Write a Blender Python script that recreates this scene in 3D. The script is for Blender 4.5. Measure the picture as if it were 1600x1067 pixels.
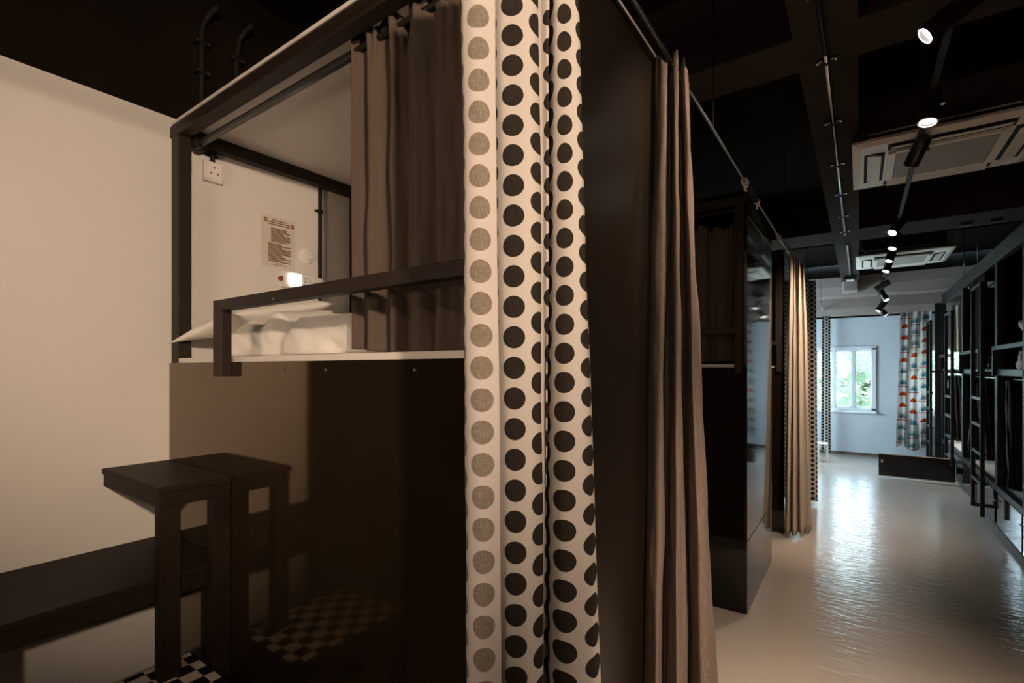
import bpy, bmesh, math, random
from mathutils import Vector, Matrix, noise
random.seed(7)
C = bpy.context.scene.collection
PI = math.pi
for o in list(bpy.data.objects): bpy.data.objects.remove(o, do_unlink=True)

# ------------------------------------------------------------------ camera
sc = bpy.context.scene
THETA = math.atan(543 / 770)
cam_d = bpy.data.cameras.new('camera'); cam = bpy.data.objects.new('camera', cam_d); C.objects.link(cam)
cam.location = (0, 0, 1.55); cam.rotation_euler = (PI / 2, 0, THETA)
cam_d.sensor_width = 36; cam_d.lens = 770 / 1600 * 36; cam_d.shift_y = (576 - 533.5) / 1600
cam_d.clip_start = 0.02; cam_d.clip_end = 200
sc.camera = cam
# ------------------------------------------------------------------ sky, sun, lamps, exposure
sc.view_settings.view_transform = 'Standard'; sc.view_settings.look = 'None'
sc.view_settings.gamma = 1; sc.view_settings.use_curve_mapping = False
sc.view_settings.exposure = 0.0
w = bpy.data.worlds.new('sky'); sc.world = w; w.use_nodes = True
w.node_tree.nodes['Background'].inputs[0].default_value = (0.68, 0.87, 1.0, 1)
w.node_tree.nodes['Background'].inputs[1].default_value = 32.0
WARM = (1.0, 0.74, 0.54)

def light(name, kind, loc, target, power, col=WARM, **kw):
    d = bpy.data.lights.new(name, kind); o = bpy.data.objects.new(name, d); C.objects.link(o)
    o.location = loc; d.energy = power; d.color = col
    v = Vector(target) - Vector(loc); o.rotation_euler = v.to_track_quat('-Z', 'Y').to_euler()
    for k, v2 in kw.items(): setattr(d, k, v2)
    return o
sun = light('sun', 'SUN', (0, -20, 30), (0, 10, 0), 12.0, (1, .97, .9), angle=0.02)
key = light('added_wall_wash_light', 'SPOT', (2.05, -0.95, 2.55), (-2.5, 1.35, 1.95), 520, WARM,  # added unseen key lamp, direction taken from the step table's wall shadow
            spot_size=math.radians(45), spot_blend=0.85, shadow_soft_size=0.07)
fill = light('added_curtain_fill_light', 'SPOT', (0.30, -1.3, 2.9), (-0.3, 1.2, 1.1), 38, WARM,  # added fill from an unseen lamp, brightens the polka dot curtain
             spot_size=math.radians(80), spot_blend=0.8, shadow_soft_size=0.06)
bay = light('added_bay_fill_light', 'SPOT', (-1.35, -1.15, 1.75), (-1.50, 1.2, 2.15), 57, WARM,  # added soft fill for the near bunk, its lamp is made up
            spot_size=math.radians(110), spot_blend=0.9, shadow_soft_size=0.28)
flo = light('added_floor_fill_light', 'SPOT', (0.40, 1.1, 2.86), (0.22, 1.6, 0), 490, WARM,  # added unseen spot that brightens the near floor
            spot_size=math.radians(66), spot_blend=0.9, shadow_soft_size=0.05)
portal = light('window_portal', 'AREA', (-0.5, 10.95, 1.36), (-0.5, 0, 1.36), 1, (1, 1, 1), shape='RECTANGLE', size=1.6, size_y=1.15)
portal.data.cycles.is_portal = True
portal2 = light('window_portal', 'AREA', (1.45, 10.95, 1.36), (1.45, 0, 1.36), 1, (1, 1, 1), shape='RECTANGLE', size=1.3, size_y=1.15)
portal2.data.cycles.is_portal = True

portal3 = light('window_portal', 'AREA', (-2.74, 8.75, 1.40), (0, 8.75, 1.40), 1, (1, 1, 1), shape='RECTANGLE', size=1.7, size_y=1.2)
portal3.data.cycles.is_portal = True

# ------------------------------------------------------------------ materials
def mat(name, col, rough=0.6, metal=0.0, spec=0.5, nscale=0, namt=0.0, bump=0.0, bscale=40, emit=None, estr=0, trans=0.0, bdist=0.002, stretch=(1, 1, 1), coat=0):
    m = bpy.data.materials.new(name); m.use_nodes = True
    nt = m.node_tree; b = nt.nodes['Principled BSDF']
    b.inputs['Base Color'].default_value = (*col, 1); b.inputs['Roughness'].default_value = rough
    b.inputs['Metallic'].default_value = metal; b.inputs['Specular IOR Level'].default_value = spec
    if coat: b.inputs['Coat Weight'].default_value = coat; b.inputs['Coat Roughness'].default_value = .05
    tc = nt.nodes.new('ShaderNodeTexCoord')
    if namt:
        n = nt.nodes.new('ShaderNodeTexNoise'); n.inputs['Scale'].default_value = nscale; n.inputs['Detail'].default_value = 6
        nt.links.new(tc.outputs['Object'], n.inputs['Vector'])
        r = nt.nodes.new('ShaderNodeValToRGB')
        r.color_ramp.elements[0].position = .3; r.color_ramp.elements[1].position = .7
        r.color_ramp.elements[0].color = (*[c * (1 - namt) for c in col], 1)
        r.color_ramp.elements[1].color = (*[min(1, c * (1 + namt)) for c in col], 1)
        nt.links.new(n.outputs['Fac'], r.inputs['Fac']); nt.links.new(r.outputs['Color'], b.inputs['Base Color'])
    if bump:
        mp = nt.nodes.new('ShaderNodeMapping'); mp.inputs['Scale'].default_value = stretch
        n2 = nt.nodes.new('ShaderNodeTexNoise'); n2.inputs['Scale'].default_value = bscale; n2.inputs['Detail'].default_value = 4
        nt.links.new(tc.outputs['Object'], mp.inputs['Vector']); nt.links.new(mp.outputs['Vector'], n2.inputs['Vector'])
        bp = nt.nodes.new('ShaderNodeBump'); bp.inputs['Strength'].default_value = bump; bp.inputs['Distance'].default_value = bdist
        nt.links.new(n2.outputs['Fac'], bp.inputs['Height']); nt.links.new(bp.outputs['Normal'], b.inputs['Normal'])
    if emit:
        b.inputs['Emission Color'].default_value = (*emit, 1); b.inputs['Emission Strength'].default_value = estr
    return m

M = {}
M['plaster'] = mat('white_wall_plaster', (.72, .69, .64), .75, nscale=1.3, namt=.03, bump=.35, bscale=9, bdist=.006)
M['end_plaster'] = mat('pale_blue_wall_plaster', (.66, .70, .75), .8, nscale=2, namt=.04, bump=.3, bscale=12, bdist=.004)
M['grey_plaster'] = mat('grey_beam_plaster', (.36, .295, .265), .85, nscale=3, namt=.06, bump=.5, bscale=5, bdist=.01)
M['black_paint'] = mat('black_ceiling_paint', (.010, .0072, .005), .95, spec=.05, nscale=2, namt=.15, bump=.4, bscale=14, bdist=.004)
M['beam_paint'] = mat('dark_beam_paint', (.045, .036, .031), .95, spec=.08, nscale=2, namt=.12, bump=.4, bscale=14, bdist=.004)
M['frame'] = mat('dark_brown_powder_coated_steel', (.024, .016, .011), .5, spec=.25, nscale=30, namt=.15, bump=.2, bscale=120, bdist=.0008)
M['frame_black'] = mat('black_powder_coated_steel', (.012, .0105, .010), .45, spec=.35, nscale=30, namt=.15)
M['laminate'] = mat('glossy_black_laminate', (.012, .009, .0065), .06, nscale=3, namt=.15, bump=.12, bscale=2.2, bdist=.004)
M['laminate_brown'] = mat('glossy_dark_brown_laminate', (.020, .0135, .008), .07, nscale=3, namt=.15, spec=.95)
M['laminate_brown'].node_tree.nodes['Principled BSDF'].inputs['Specular Tint'].default_value = (1, .72, .47, 1)
M['laminate_brown'].node_tree.nodes['Principled BSDF'].inputs['IOR'].default_value = 1.8
M['laminate_satin'] = mat('satin_black_laminate', (.014, .010, .007), .32, spec=.34, nscale=3, namt=.15)
M['white_board'] = mat('white_melamine_board', (.72, .67, .62), .4, nscale=8, namt=.03)
M['dark_wood'] = mat('dark_stained_wood', (.017, .0105, .006), .55, spec=.16, nscale=6, namt=.35, bump=.3, bscale=30, bdist=.001, stretch=(1, 8, 1))
M['sheet'] = mat('white_cotton_sheet', (.80, .77, .71), .9, nscale=40, namt=.02, bump=.3, bscale=25, bdist=.003)
M['brown_cloth'] = mat('dark_brown_curtain_cloth', (.115, .083, .064), .85, nscale=120, namt=.12, bump=.5, bscale=400, bdist=.0008)
M['black_cloth'] = mat('black_curtain_cloth', (.035, .027, .022), .85, nscale=60, namt=.15)
M['beige_cloth'] = mat('beige_curtain_cloth', (.40, .32, .25), .85, nscale=60, namt=.05)
M['plastic'] = mat('white_plastic', (.78, .75, .70), .35)
M['plastic_ac'] = mat('off_white_plastic', (.80, .74, .66), .45, nscale=5, namt=.02)
M['grille'] = mat('taupe_grille_plastic', (.36, .32, .27), .6, bump=.6, bscale=260, bdist=.002)
M['black_plastic'] = mat('black_plastic', (.008, .0065, .0055), .6, spec=.3)
M['black_metal'] = mat('black_metal', (.014, .012, .010), .3)
M['steel'] = mat('brushed_steel', (.62, .62, .62), .25, metal=1, nscale=50, namt=.05)
M['screw'] = mat('bright_screw_metal', (.8, .76, .7), .3, metal=1)
M['red'] = mat('dark_red_plastic', (.22, .04, .02), .4)
M['copper'] = mat('copper_orange_metal', (.45, .16, .08), .45, nscale=20, namt=.3)
M['lens'] = mat('lit_spot_lens', (1, 1, 1), .3, emit=(1, .93, .86), estr=14)
M['night_light'] = mat('lit_night_light', (1, 1, 1), .3, emit=(1, .97, .9), estr=5)
M['ink'] = mat('brown_print_ink', (.24, .13, .09), .8)
M['paper'] = mat('white_paper', (.66, .60, .52), .7)
M['tan'] = mat('tan_print_ink', (.30, .19, .09), .8)
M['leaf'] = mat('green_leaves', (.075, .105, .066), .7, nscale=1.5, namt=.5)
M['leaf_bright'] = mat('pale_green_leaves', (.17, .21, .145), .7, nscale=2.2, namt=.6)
M['bark'] = mat('tree_bark', (.16, .11, .07), .9, nscale=6, namt=.3)
M['window_frame'] = mat('white_painted_window_frame', (.88, .90, .93), .4)
M['ground'] = mat('outdoor_ground', (.3, .32, .25), .9, nscale=.5, namt=.2)
M['hollow'] = mat('dark_vent_slot', (.006, .005, .004), .8)

def glass_mat():
    m = bpy.data.materials.new('clear_window_glass'); m.use_nodes = True; nt = m.node_tree; nt.nodes.clear()
    o = nt.nodes.new('ShaderNodeOutputMaterial'); a = nt.nodes.new('ShaderNodeBsdfTransparent'); g = nt.nodes.new('ShaderNodeBsdfGlossy')
    g.inputs['Roughness'].default_value = .02; a.inputs['Color'].default_value = (.93, .97, .98, 1)
    mx = nt.nodes.new('ShaderNodeMixShader'); mx.inputs[0].default_value = .06
    nt.links.new(a.outputs[0], mx.inputs[1]); nt.links.new(g.outputs[0], mx.inputs[2]); nt.links.new(mx.outputs[0], o.inputs[0])
    return m
M['glass'] = glass_mat()

class N:   # tiny node helper
    def __init__(s, m): s.nt = m.node_tree
    def math(s, op, a, b=None, c=None, clamp=False):
        n = s.nt.nodes.new('ShaderNodeMath'); n.operation = op; n.use_clamp = clamp
        for i, v in enumerate((a, b, c)):
            if v is None: continue
            if isinstance(v, (int, float)): n.inputs[i].default_value = v
            else: s.nt.links.new(v, n.inputs[i])
        return n.outputs[0]
    def mix(s, f, a, b):
        n = s.nt.nodes.new('ShaderNodeMix'); n.data_type = 'RGBA'
        for i, v in ((0, f), (6, a), (7, b)):
            if isinstance(v, (int, float)): n.inputs[i].default_value = v
            elif isinstance(v, tuple): n.inputs[i].default_value = (*v, 1)
            else: s.nt.links.new(v, n.inputs[i])
        return n.outputs[2]

def cloth_base(name, translucent=0.25):
    m = bpy.data.materials.new(name); m.use_nodes = True; nt = m.node_tree; b = nt.nodes['Principled BSDF']
    b.inputs['Roughness'].default_value = .9; b.inputs['Specular IOR Level'].default_value = .15
    out = nt.nodes['Material Output']
    tr = nt.nodes.new('ShaderNodeBsdfTranslucent'); mx = nt.nodes.new('ShaderNodeMixShader'); mx.inputs[0].default_value = translucent
    nt.links.new(b.outputs[0], mx.inputs[1]); nt.links.new(tr.outputs[0], mx.inputs[2]); nt.links.new(mx.outputs[0], out.inputs[0])
    uv = nt.nodes.new('ShaderNodeUVMap'); sp = nt.nodes.new('ShaderNodeSeparateXYZ'); nt.links.new(uv.outputs[0], sp.inputs[0])
    return m, nt, b, tr, uv, sp

def dots_mat(name, base, dot, dot2, du=.050, dv=.0535, rad=.0198, u0=.031):
    m, nt, b, tr, uv, sp = cloth_base(name, .2); h = N(m)
    uu = h.math('DIVIDE', h.math('SUBTRACT', sp.outputs[0], u0), du)
    col = h.math('ROUND', uu)
    lu = h.math('MULTIPLY', h.math('SUBTRACT', uu, col), du)
    par = h.math('MULTIPLY', h.math('PINGPONG', col, 1.0), 0.5)
    vv = h.math('ADD', h.math('DIVIDE', sp.outputs[1], dv), par)
    lv = h.math('MULTIPLY', h.math('SUBTRACT', vv, h.math('ROUND', vv)), dv)
    d = h.math('SQRT', h.math('ADD', h.math('MULTIPLY', lu, lu), h.math('MULTIPLY', lv, lv)))
    f = h.math('MULTIPLY', h.math('SUBTRACT', rad, d), 2500, clamp=True)
    # linen slubs inside the printed dots
    mp = nt.nodes.new('ShaderNodeMapping'); mp.inputs['Scale'].default_value = (60, 900, 1); nt.links.new(uv.outputs[0], mp.inputs[0])
    n1 = nt.nodes.new('ShaderNodeTexNoise'); n1.inputs['Scale'].default_value = 1; nt.links.new(mp.outputs[0], n1.inputs[0])
    mp2 = nt.nodes.new('ShaderNodeMapping'); mp2.inputs['Scale'].default_value = (900, 60, 1); nt.links.new(uv.outputs[0], mp2.inputs[0])
    n2 = nt.nodes.new('ShaderNodeTexNoise'); n2.inputs['Scale'].default_value = 1; nt.links.new(mp2.outputs[0], n2.inputs[0])
    k = h.math('MULTIPLY', h.math('SUBTRACT', h.math('MAXIMUM', n1.outputs[0], n2.outputs[0]), .48), 4.5, clamp=True)
    dc = h.mix(k, dot, dot2)
    c = h.mix(f, base, dc)
    nt.links.new(c, b.inputs['Base Color']); nt.links.new(c, tr.inputs['Color'])
    return m
M['dots'] = dots_mat('cream_cloth_with_printed_black_dots', (.66, .61, .56), (.028, .022, .017), (.045, .036, .028))
M['dots_back'] = dots_mat('reverse_of_dotted_cloth', (.66, .60, .56), (.22, .185, .145), (.36, .31, .25))

def linen_mat(name, c1, c2, translucent=.3):
    m, nt, b, tr, uv, sp = cloth_base(name, translucent); h = N(m)
    ks = []
    for s in ((50, 700, 1), (700, 25, 1)):
        mp = nt.nodes.new('ShaderNodeMapping'); mp.inputs['Scale'].default_value = s; nt.links.new(uv.outputs[0], mp.inputs[0])
        n1 = nt.nodes.new('ShaderNodeTexNoise'); n1.inputs['Scale'].default_value = 1; nt.links.new(mp.outputs[0], n1.inputs[0]); ks.append(n1.outputs[0])
    k = h.math('MULTIPLY', h.math('SUBTRACT', h.math('MAXIMUM', ks[0], ks[1]), .56), 4, clamp=True)
    c = h.mix(k, c1, c2); nt.links.new(c, b.inputs['Base Color']); nt.links.new(c, tr.inputs['Color'])
    return m
M['linen'] = linen_mat('taupe_slub_linen', (.24, .185, .152), (.52, .43, .36))
M['beige_linen'] = linen_mat('beige_linen', (.62, .54, .44), (.70, .62, .52), .2)
M['brown_drape'] = linen_mat('dark_taupe_drape_cloth', (.105, .078, .062), (.13, .098, .08), .1)

def arches_mat():
    m, nt, b, tr, uv, sp = cloth_base('white_cloth_with_orange_and_teal_half_circles', .5); h = N(m)
    cu, cv = .21, .19
    iu = h.math('FLOOR', h.math('DIVIDE', sp.outputs[0], cu))
    wo = nt.nodes.new('ShaderNodeTexWhiteNoise'); wo.noise_dimensions = '1D'; nt.links.new(iu, wo.inputs['W']); off = wo.outputs['Value']
    v2 = h.math('ADD', h.math('DIVIDE', sp.outputs[1], cv), off); iv = h.math('FLOOR', v2)
    lu = h.math('SUBTRACT', h.math('MULTIPLY', h.math('FRACT', h.math('DIVIDE', sp.outputs[0], cu)), cu), cu / 2)
    lv = h.math('MULTIPLY', h.math('SUBTRACT', h.math('FRACT', v2), .35), cv)
    cb = nt.nodes.new('ShaderNodeCombineXYZ'); nt.links.new(iu, cb.inputs[0]); nt.links.new(iv, cb.inputs[1])
    wn = nt.nodes.new('ShaderNodeTexWhiteNoise'); wn.noise_dimensions = '2D'; nt.links.new(cb.outputs[0], wn.inputs['Vector'])
    d = h.math('SQRT', h.math('ADD', h.math('MULTIPLY', lu, lu), h.math('MULTIPLY', lv, lv)))
    half = h.math('MULTIPLY', h.math('LESS_THAN', d, .07), h.math('GREATER_THAN', lv, 0))
    line = h.math('MULTIPLY', h.math('LESS_THAN', h.math('ABSOLUTE', h.math('ADD', lv, .03)), .006), h.math('GREATER_THAN', wn.outputs['Value'], .45))
    r = nt.nodes.new('ShaderNodeValToRGB'); r.color_ramp.interpolation = 'CONSTANT'
    r.color_ramp.elements[0].color = (.62, .11, .03, 1); r.color_ramp.elements[1].position = .42; r.color_ramp.elements[1].color = (.17, .35, .38, 1)
    e = r.color_ramp.elements.new(.72); e.color = (.33, .33, .34, 1)
    nt.links.new(wn.outputs['Value'], r.inputs[0])
    ring = h.math('MULTIPLY', h.math('LESS_THAN', h.math('ABSOLUTE', h.math('SUBTRACT', d, .088)), .005), h.math('GREATER_THAN', wn.outputs['Value'], .3))
    c = h.mix(ring, (.80, .77, .74), (.40, .40, .41)); c = h.mix(half, c, r.outputs[0]); c = h.mix(line, c, (.55, .10, .035))
    nt.links.new(c, b.inputs['Base Color']); nt.links.new(c, tr.inputs['Color'])
    return m
M['arches'] = arches_mat()

def checker_mat():
    m = bpy.data.materials.new('black_and_white_checker_paint'); m.use_nodes = True; nt = m.node_tree; b = nt.nodes['Principled BSDF']
    tc = nt.nodes.new('ShaderNodeTexCoord'); ck = nt.nodes.new('ShaderNodeTexChecker'); ck.inputs['Scale'].default_value = 1 / .059
    mp = nt.nodes.new('ShaderNodeMapping'); mp.inputs['Location'].default_value = (.0, .0, .001)
    ck.inputs['Color1'].default_value = (.55, .48, .42, 1); ck.inputs['Color2'].default_value = (.012, .009, .007, 1)
    nt.links.new(tc.outputs['Object'], mp.inputs[0]); nt.links.new(mp.outputs[0], ck.inputs[0]); nt.links.new(ck.outputs[0], b.inputs['Base Color'])
    b.inputs['Roughness'].default_value = .35
    return m
M['checker'] = checker_mat()

def floor_mat():
    m = bpy.data.materials.new('glossy_grey_epoxy_floor'); m.use_nodes = True; nt = m.node_tree; b = nt.nodes['Principled BSDF']; h = N(m)
    tc = nt.nodes.new('ShaderNodeTexCoord')
    def noise_(scale, sc3, det=4, dist=0):
        mp = nt.nodes.new('ShaderNodeMapping'); mp.inputs['Scale'].default_value = sc3; nt.links.new(tc.outputs['Object'], mp.inputs[0])
        n = nt.nodes.new('ShaderNodeTexNoise'); n.inputs['Scale'].default_value = scale; n.inputs['Detail'].default_value = det
        n.inputs['Distortion'].default_value = dist
        nt.links.new(mp.outputs[0], n.inputs[0]); return n.outputs[0]
    c = h.mix(noise_(.9, (1, 1, 1), 6), (.37, .335, .30), (.43, .395, .355))
    nt.links.new(c, b.inputs['Base Color'])
    r = h.math('ADD', h.math('MULTIPLY', noise_(3, (1, 1, 1)), .14), .10)
    nt.links.new(r, b.inputs['Roughness']); b.inputs['Specular IOR Level'].default_value = .5
    hh = h.math('ADD', h.math('MULTIPLY', noise_(7, (1, 3.5, 1), 3, .6), 1.0), h.math('MULTIPLY', noise_(30, (1, 2.2, 1), 2), .25))
    bp = nt.nodes.new('ShaderNodeBump'); bp.inputs['Strength'].default_value = .35; bp.inputs['Distance'].default_value = .013
    nt.links.new(hh, bp.inputs['Height']); nt.links.new(bp.outputs[0], b.inputs['Normal'])
    return m
M['floor'] = floor_mat()

# ------------------------------------------------------------------ mesh builder
ORG = {}
class MB:
    def __init__(s): s.bm = bmesh.new()
    def box(s, x0, x1, y0, y1, z0, z1, bev=0.0, seg=2, rot=None):
        r = bmesh.ops.create_cube(s.bm, size=1); vs = r['verts']
        cx, cy, cz = (x0 + x1) / 2, (y0 + y1) / 2, (z0 + z1) / 2
        for v in vs: v.co = Vector((v.co.x * (x1 - x0), v.co.y * (y1 - y0), v.co.z * (z1 - z0)))
        if bev:
            es = list({e for v in vs for e in v.link_edges})
            r2 = bmesh.ops.bevel(s.bm, geom=es, offset=bev, segments=seg, profile=.6, affect='EDGES')
            vs = list({v for v in r2['verts']} | {v for v in vs if v.is_valid})
        for v in vs:
            if rot: v.co = rot @ v.co
            v.co += Vector((cx, cy, cz))
        return s
    def cyl(s, p0, p1, r, r2=None, seg=16, cap=True):
        p0, p1 = Vector(p0), Vector(p1); d = p1 - p0
        m = Matrix.Translation((p0 + p1) / 2) @ d.to_track_quat('Z', 'Y').to_matrix().to_4x4()
        bmesh.ops.create_cone(s.bm, cap_ends=cap, segments=seg, radius1=r, radius2=r if r2 is None else r2, depth=d.length, matrix=m)
        return s
    def tube(s, pts, r, seg=10):
        pts = [Vector(p) for p in pts]; rings = []
        for i, p in enumerate(pts):
            t = (pts[min(i + 1, len(pts) - 1)] - pts[max(i - 1, 0)]).normalized()
            q = t.to_track_quat('Z', 'Y')
            rings.append([s.bm.verts.new(p + q @ Vector((r * math.cos(2 * PI * k / seg), r * math.sin(2 * PI * k / seg), 0))) for k in range(seg)])
        for a, b in zip(rings, rings[1:]):
            for k in range(seg): s.bm.faces.new((a[k], a[(k + 1) % seg], b[(k + 1) % seg], b[k]))
        s.bm.faces.new(rings[0][::-1]); s.bm.faces.new(rings[-1]); return s
    def lathe(s, c, prof, seg=24, axis=None, closed=False):
        q = Vector(axis).to_track_quat('Z', 'Y') if axis else None; rings = []
        for r, z in prof:
            ring = []
            for k in range(seg):
                v = Vector((r * math.cos(2 * PI * k / seg), r * math.sin(2 * PI * k / seg), z))
                ring.append(s.bm.verts.new(Vector(c) + (q @ v if q else v)))
            rings.append(ring)
        for a, b in zip(rings, rings[1:]):
            for k in range(seg): s.bm.faces.new((a[k], a[(k + 1) % seg], b[(k + 1) % seg], b[k]))
        if closed:
            for k in range(seg): s.bm.faces.new((rings[-1][k], rings[-1][(k + 1) % seg], rings[0][(k + 1) % seg], rings[0][k]))
        else: s.bm.faces.new(rings[0][::-1]); s.bm.faces.new(rings[-1])
        return s
    def build(s, name, m, parent=None, loc=None, smooth=False):
        org = Vector(loc) if loc else Vector((0, 0, 0))
        par_org = ORG.get(parent.name, Vector((0, 0, 0))) if parent else Vector((0, 0, 0))
        base = par_org if parent else org
        bmesh.ops.recalc_face_normals(s.bm, faces=s.bm.faces)
        for v in s.bm.verts: v.co -= base
        me = bpy.data.meshes.new(name); s.bm.to_mesh(me); s.bm.free()
        for mm in (m if isinstance(m, (list, tuple)) else [m]): me.materials.append(mm)
        if smooth:
            for p in me.polygons: p.use_smooth = True
        o = bpy.data.objects.new(name, me); C.objects.link(o)
        if parent: o.parent = parent; ORG[o.name] = par_org
        else: o.location = org; ORG[o.name] = org
        return o
def B(*a, **k): return MB().box(*a, **k)
def smooth_by_angle(o, ang=.6):
    me = o.data
    for p in me.polygons: p.use_smooth = True
    bm = bmesh.new(); bm.from_mesh(me)
    for e in bm.edges:
        if len(e.link_faces) == 2 and e.calc_face_angle(0) > ang: e.smooth = False
    bm.to_mesh(me); bm.free(); return o

def tag(o, label, cat, group=None):
    o['label'] = label; o['category'] = cat
    if group: o['group'] = group
    return o
def thing(name, label, cat, loc=(0, 0, 0), group=None):
    o = bpy.data.objects.new(name, None); C.objects.link(o); o.location = loc; o.empty_display_size = .1
    ORG[o.name] = Vector(loc); return tag(o, label, cat, group)
def struct(mb, name, m, **k):
    o = mb.build(name, m, **k); o['kind'] = 'structure'; return o
def dup(root, delta, label):
    r = root.copy(); C.objects.link(r); r.location = root.location + Vector(delta); r['label'] = label
    for ch in list(root.children):
        c = ch.copy(); C.objects.link(c); c.parent = r
        for g in list(ch.children):
            d = g.copy(); C.objects.link(d); d.parent = c
    return r

# ------------------------------------------------------------------ room shell
WX, EX, EY, BY, CZ = -2.575, 2.2, 10.8, -2.6, 3.45
struct(B(WX - .15, EX + .15, BY - .15, EY + .2, -.1, 0), 'floor', M['floor'])
struct(B(WX - .15, EX + .15, BY - .15, EY + .2, CZ, CZ + .12), 'ceiling', M['black_paint'])
W3 = (7.9, 9.6)
mb = MB(); mb.box(WX - .15, WX, .25, W3[0], 0, 2.70); mb.box(WX - .15, WX, W3[1], EY + .2, 0, 2.70); mb.box(WX - .15, WX, W3[0], W3[1], 0, .80); mb.box(WX - .15, WX, W3[0], W3[1], 2.0, 2.70)
struct(mb, 'wall_left', M['plaster'])
struct(B(WX - .15, WX, BY, .25, 0, 2.70), 'wall_left_near', M['black_paint'])
struct(B(WX - .15, WX + .012, BY, EY, 2.70, CZ), 'wall_left_upper', M['black_paint'])
struct(B(EX, EX + .15, BY, EY + .2, 0, CZ), 'wall_right', M['black_paint'])
struct(B(WX - .15, EX + .15, BY - .15, BY, 0, CZ), 'wall_back', M['beam_paint'])
# end wall with two window openings
W1 = (-1.27, .205); W2 = (.80, 2.08); WZ = (.81, 1.915)
mb = MB()
mb.box(WX, EX, EY, EY + .2, 0, WZ[0]); mb.box(WX, EX, EY, EY + .2, WZ[1], CZ)
for a, b in ((WX, W1[0]), (W1[1], W2[0]), (W2[1], EX)): mb.box(a, b, EY, EY + .2, WZ[0], WZ[1])
struct(mb, 'wall_end', M['end_plaster'])
# the painted downstand beam over the end wall: slightly wavy lower render
mb = MB()
n = 60
prof = [(10.78, 2.50), (10.56, 2.50), (10.54, 2.62), (10.57, 2.80), (10.50, 2.84), (10.47, 3.0), (10.47, 3.17), (10.78, 3.17)]
rings = []
for i in range(n + 1):
    x = WX + .001 + (EX - WX - .002) * i / n; ring = []
    for j, (y, z) in enumerate(prof):
        dz = .03 * noise.noise(Vector((x * 1.8, j * .0, 3))) if 2 <= j <= 4 else 0
        ring.append(mb.bm.verts.new((x, y, z + dz)))
    rings.append(ring)
for a, b in zip(rings, rings[1:]):
    for k in range(len(prof)): mb.bm.faces.new((a[k], b[k], b[(k + 1) % len(prof)], a[(k + 1) % len(prof)]))
mb.bm.faces.new(rings[0]); mb.bm.faces.new(rings[-1][::-1])
struct(mb, 'trim_1', M['grey_plaster'])
struct(B(WX, EX, 10.765, 10.799, 2.47, 2.50), 'trim_2', M['black_paint'])
# ceiling beams
struct(B(WX + .012, EX, 2.58, 2.88, 3.05, CZ), 'trim_3', M['beam_paint'])
struct(B(-.25, -.005, 2.88, 6.46, 3.05, CZ), 'trim_4', M['beam_paint'])
struct(B(WX + .012, EX, 6.46, 7.05, 3.05, CZ), 'trim_5', M['beam_paint'])
struct(B(-.25, .0, 7.05, 10.3, 3.05, CZ), 'trim_6', M['beam_paint'])
mb = MB().box(-.24, -.01, 10.1, 10.47, 2.86, 3.05, bev=.04, seg=3)
struct(mb, 'trim_7', M['grey_plaster'])
struct(B(-.25, -.005, BY, 2.58, 3.05, CZ), 'trim_8', M['beam_paint'])
struct(B(WX + .012, EX, 8.7, 8.76, 3.38, CZ), 'trim_9', M['black_paint'])
# brown skirting strip on the end wall
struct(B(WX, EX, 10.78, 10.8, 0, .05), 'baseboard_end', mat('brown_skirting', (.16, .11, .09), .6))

# windows
def window(num, x0, x1, muls):
    f = MB(); t = .055
    f.box(x0 - .03, x1 + .03, 10.77, 10.83, WZ[1] - .03, WZ[1] + .035); f.box(x0 - .03, x1 + .03, 10.77, 10.83, WZ[0] - .035, WZ[0] + .03)
    f.box(x0 - .03, x0 + .03, 10.77, 10.83, WZ[0], WZ[1]); f.box(x1 - .03, x1 + .03, 10.77, 10.83, WZ[0], WZ[1])
    for mx in muls: f.box(mx - .022, mx + .022, 10.785, 10.84, WZ[0], WZ[1])
    w_ = f.build('window_%d' % num, M['window_frame']); w_['kind'] = 'structure'
    xs = [x0] + muls + [x1]
    for a, b in zip(xs, xs[1:]):
        s = MB(); a2, b2 = a + .024, b - .024; z0, z1 = WZ[0] + .03, WZ[1] - .03
        s.box(a2, b2, 10.80, 10.83, z0, z0 + .03); s.box(a2, b2, 10.80, 10.83, z1 - .03, z1); s.box(a2, a2 + .014, 10.80, 10.83, z0, z1); s.box(b2 - .014, b2, 10.80, 10.83, z0, z1)
        s.build('sash', M['window_frame'], w_)
        MB().box(a2 + .02, b2 - .02, 10.812, 10.818, z0 + .02, z1 - .02).build('pane', M['glass'], w_)
    MB().box(x0 - .04, x1 + .04, 10.72, 10.80, WZ[0] - .055, WZ[0] - .03, bev=.004).build('sill', M['window_frame'], w_)
    return w_
window(1, W1[0], W1[1], [-.975, -.68, -.385, -.09])
window(2, W2[0], W2[1], [1.12, 1.44, 1.76])

def side_window():
    f = MB(); y0, y1, z0, z1 = W3[0], W3[1], .80, 2.0
    f.box(WX - .05, WX + .01, y0 - .03, y1 + .03, z1 - .03, z1 + .03); f.box(WX - .05, WX + .01, y0 - .03, y1 + .03, z0 - .03, z0 + .03)
    for y in (y0, (y0 + y1) / 2, y1): f.box(WX - .05, WX + .01, y - .03, y + .03, z0, z1)
    w_ = f.build('window_3', M['window_frame']); w_['kind'] = 'structure'
    for a, b in ((y0, (y0 + y1) / 2), ((y0 + y1) / 2, y1)): MB().box(WX - .025, WX - .02, a + .03, b - .03, z0 + .03, z1 - .03).build('pane', M['glass'], w_)
side_window()

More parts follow.
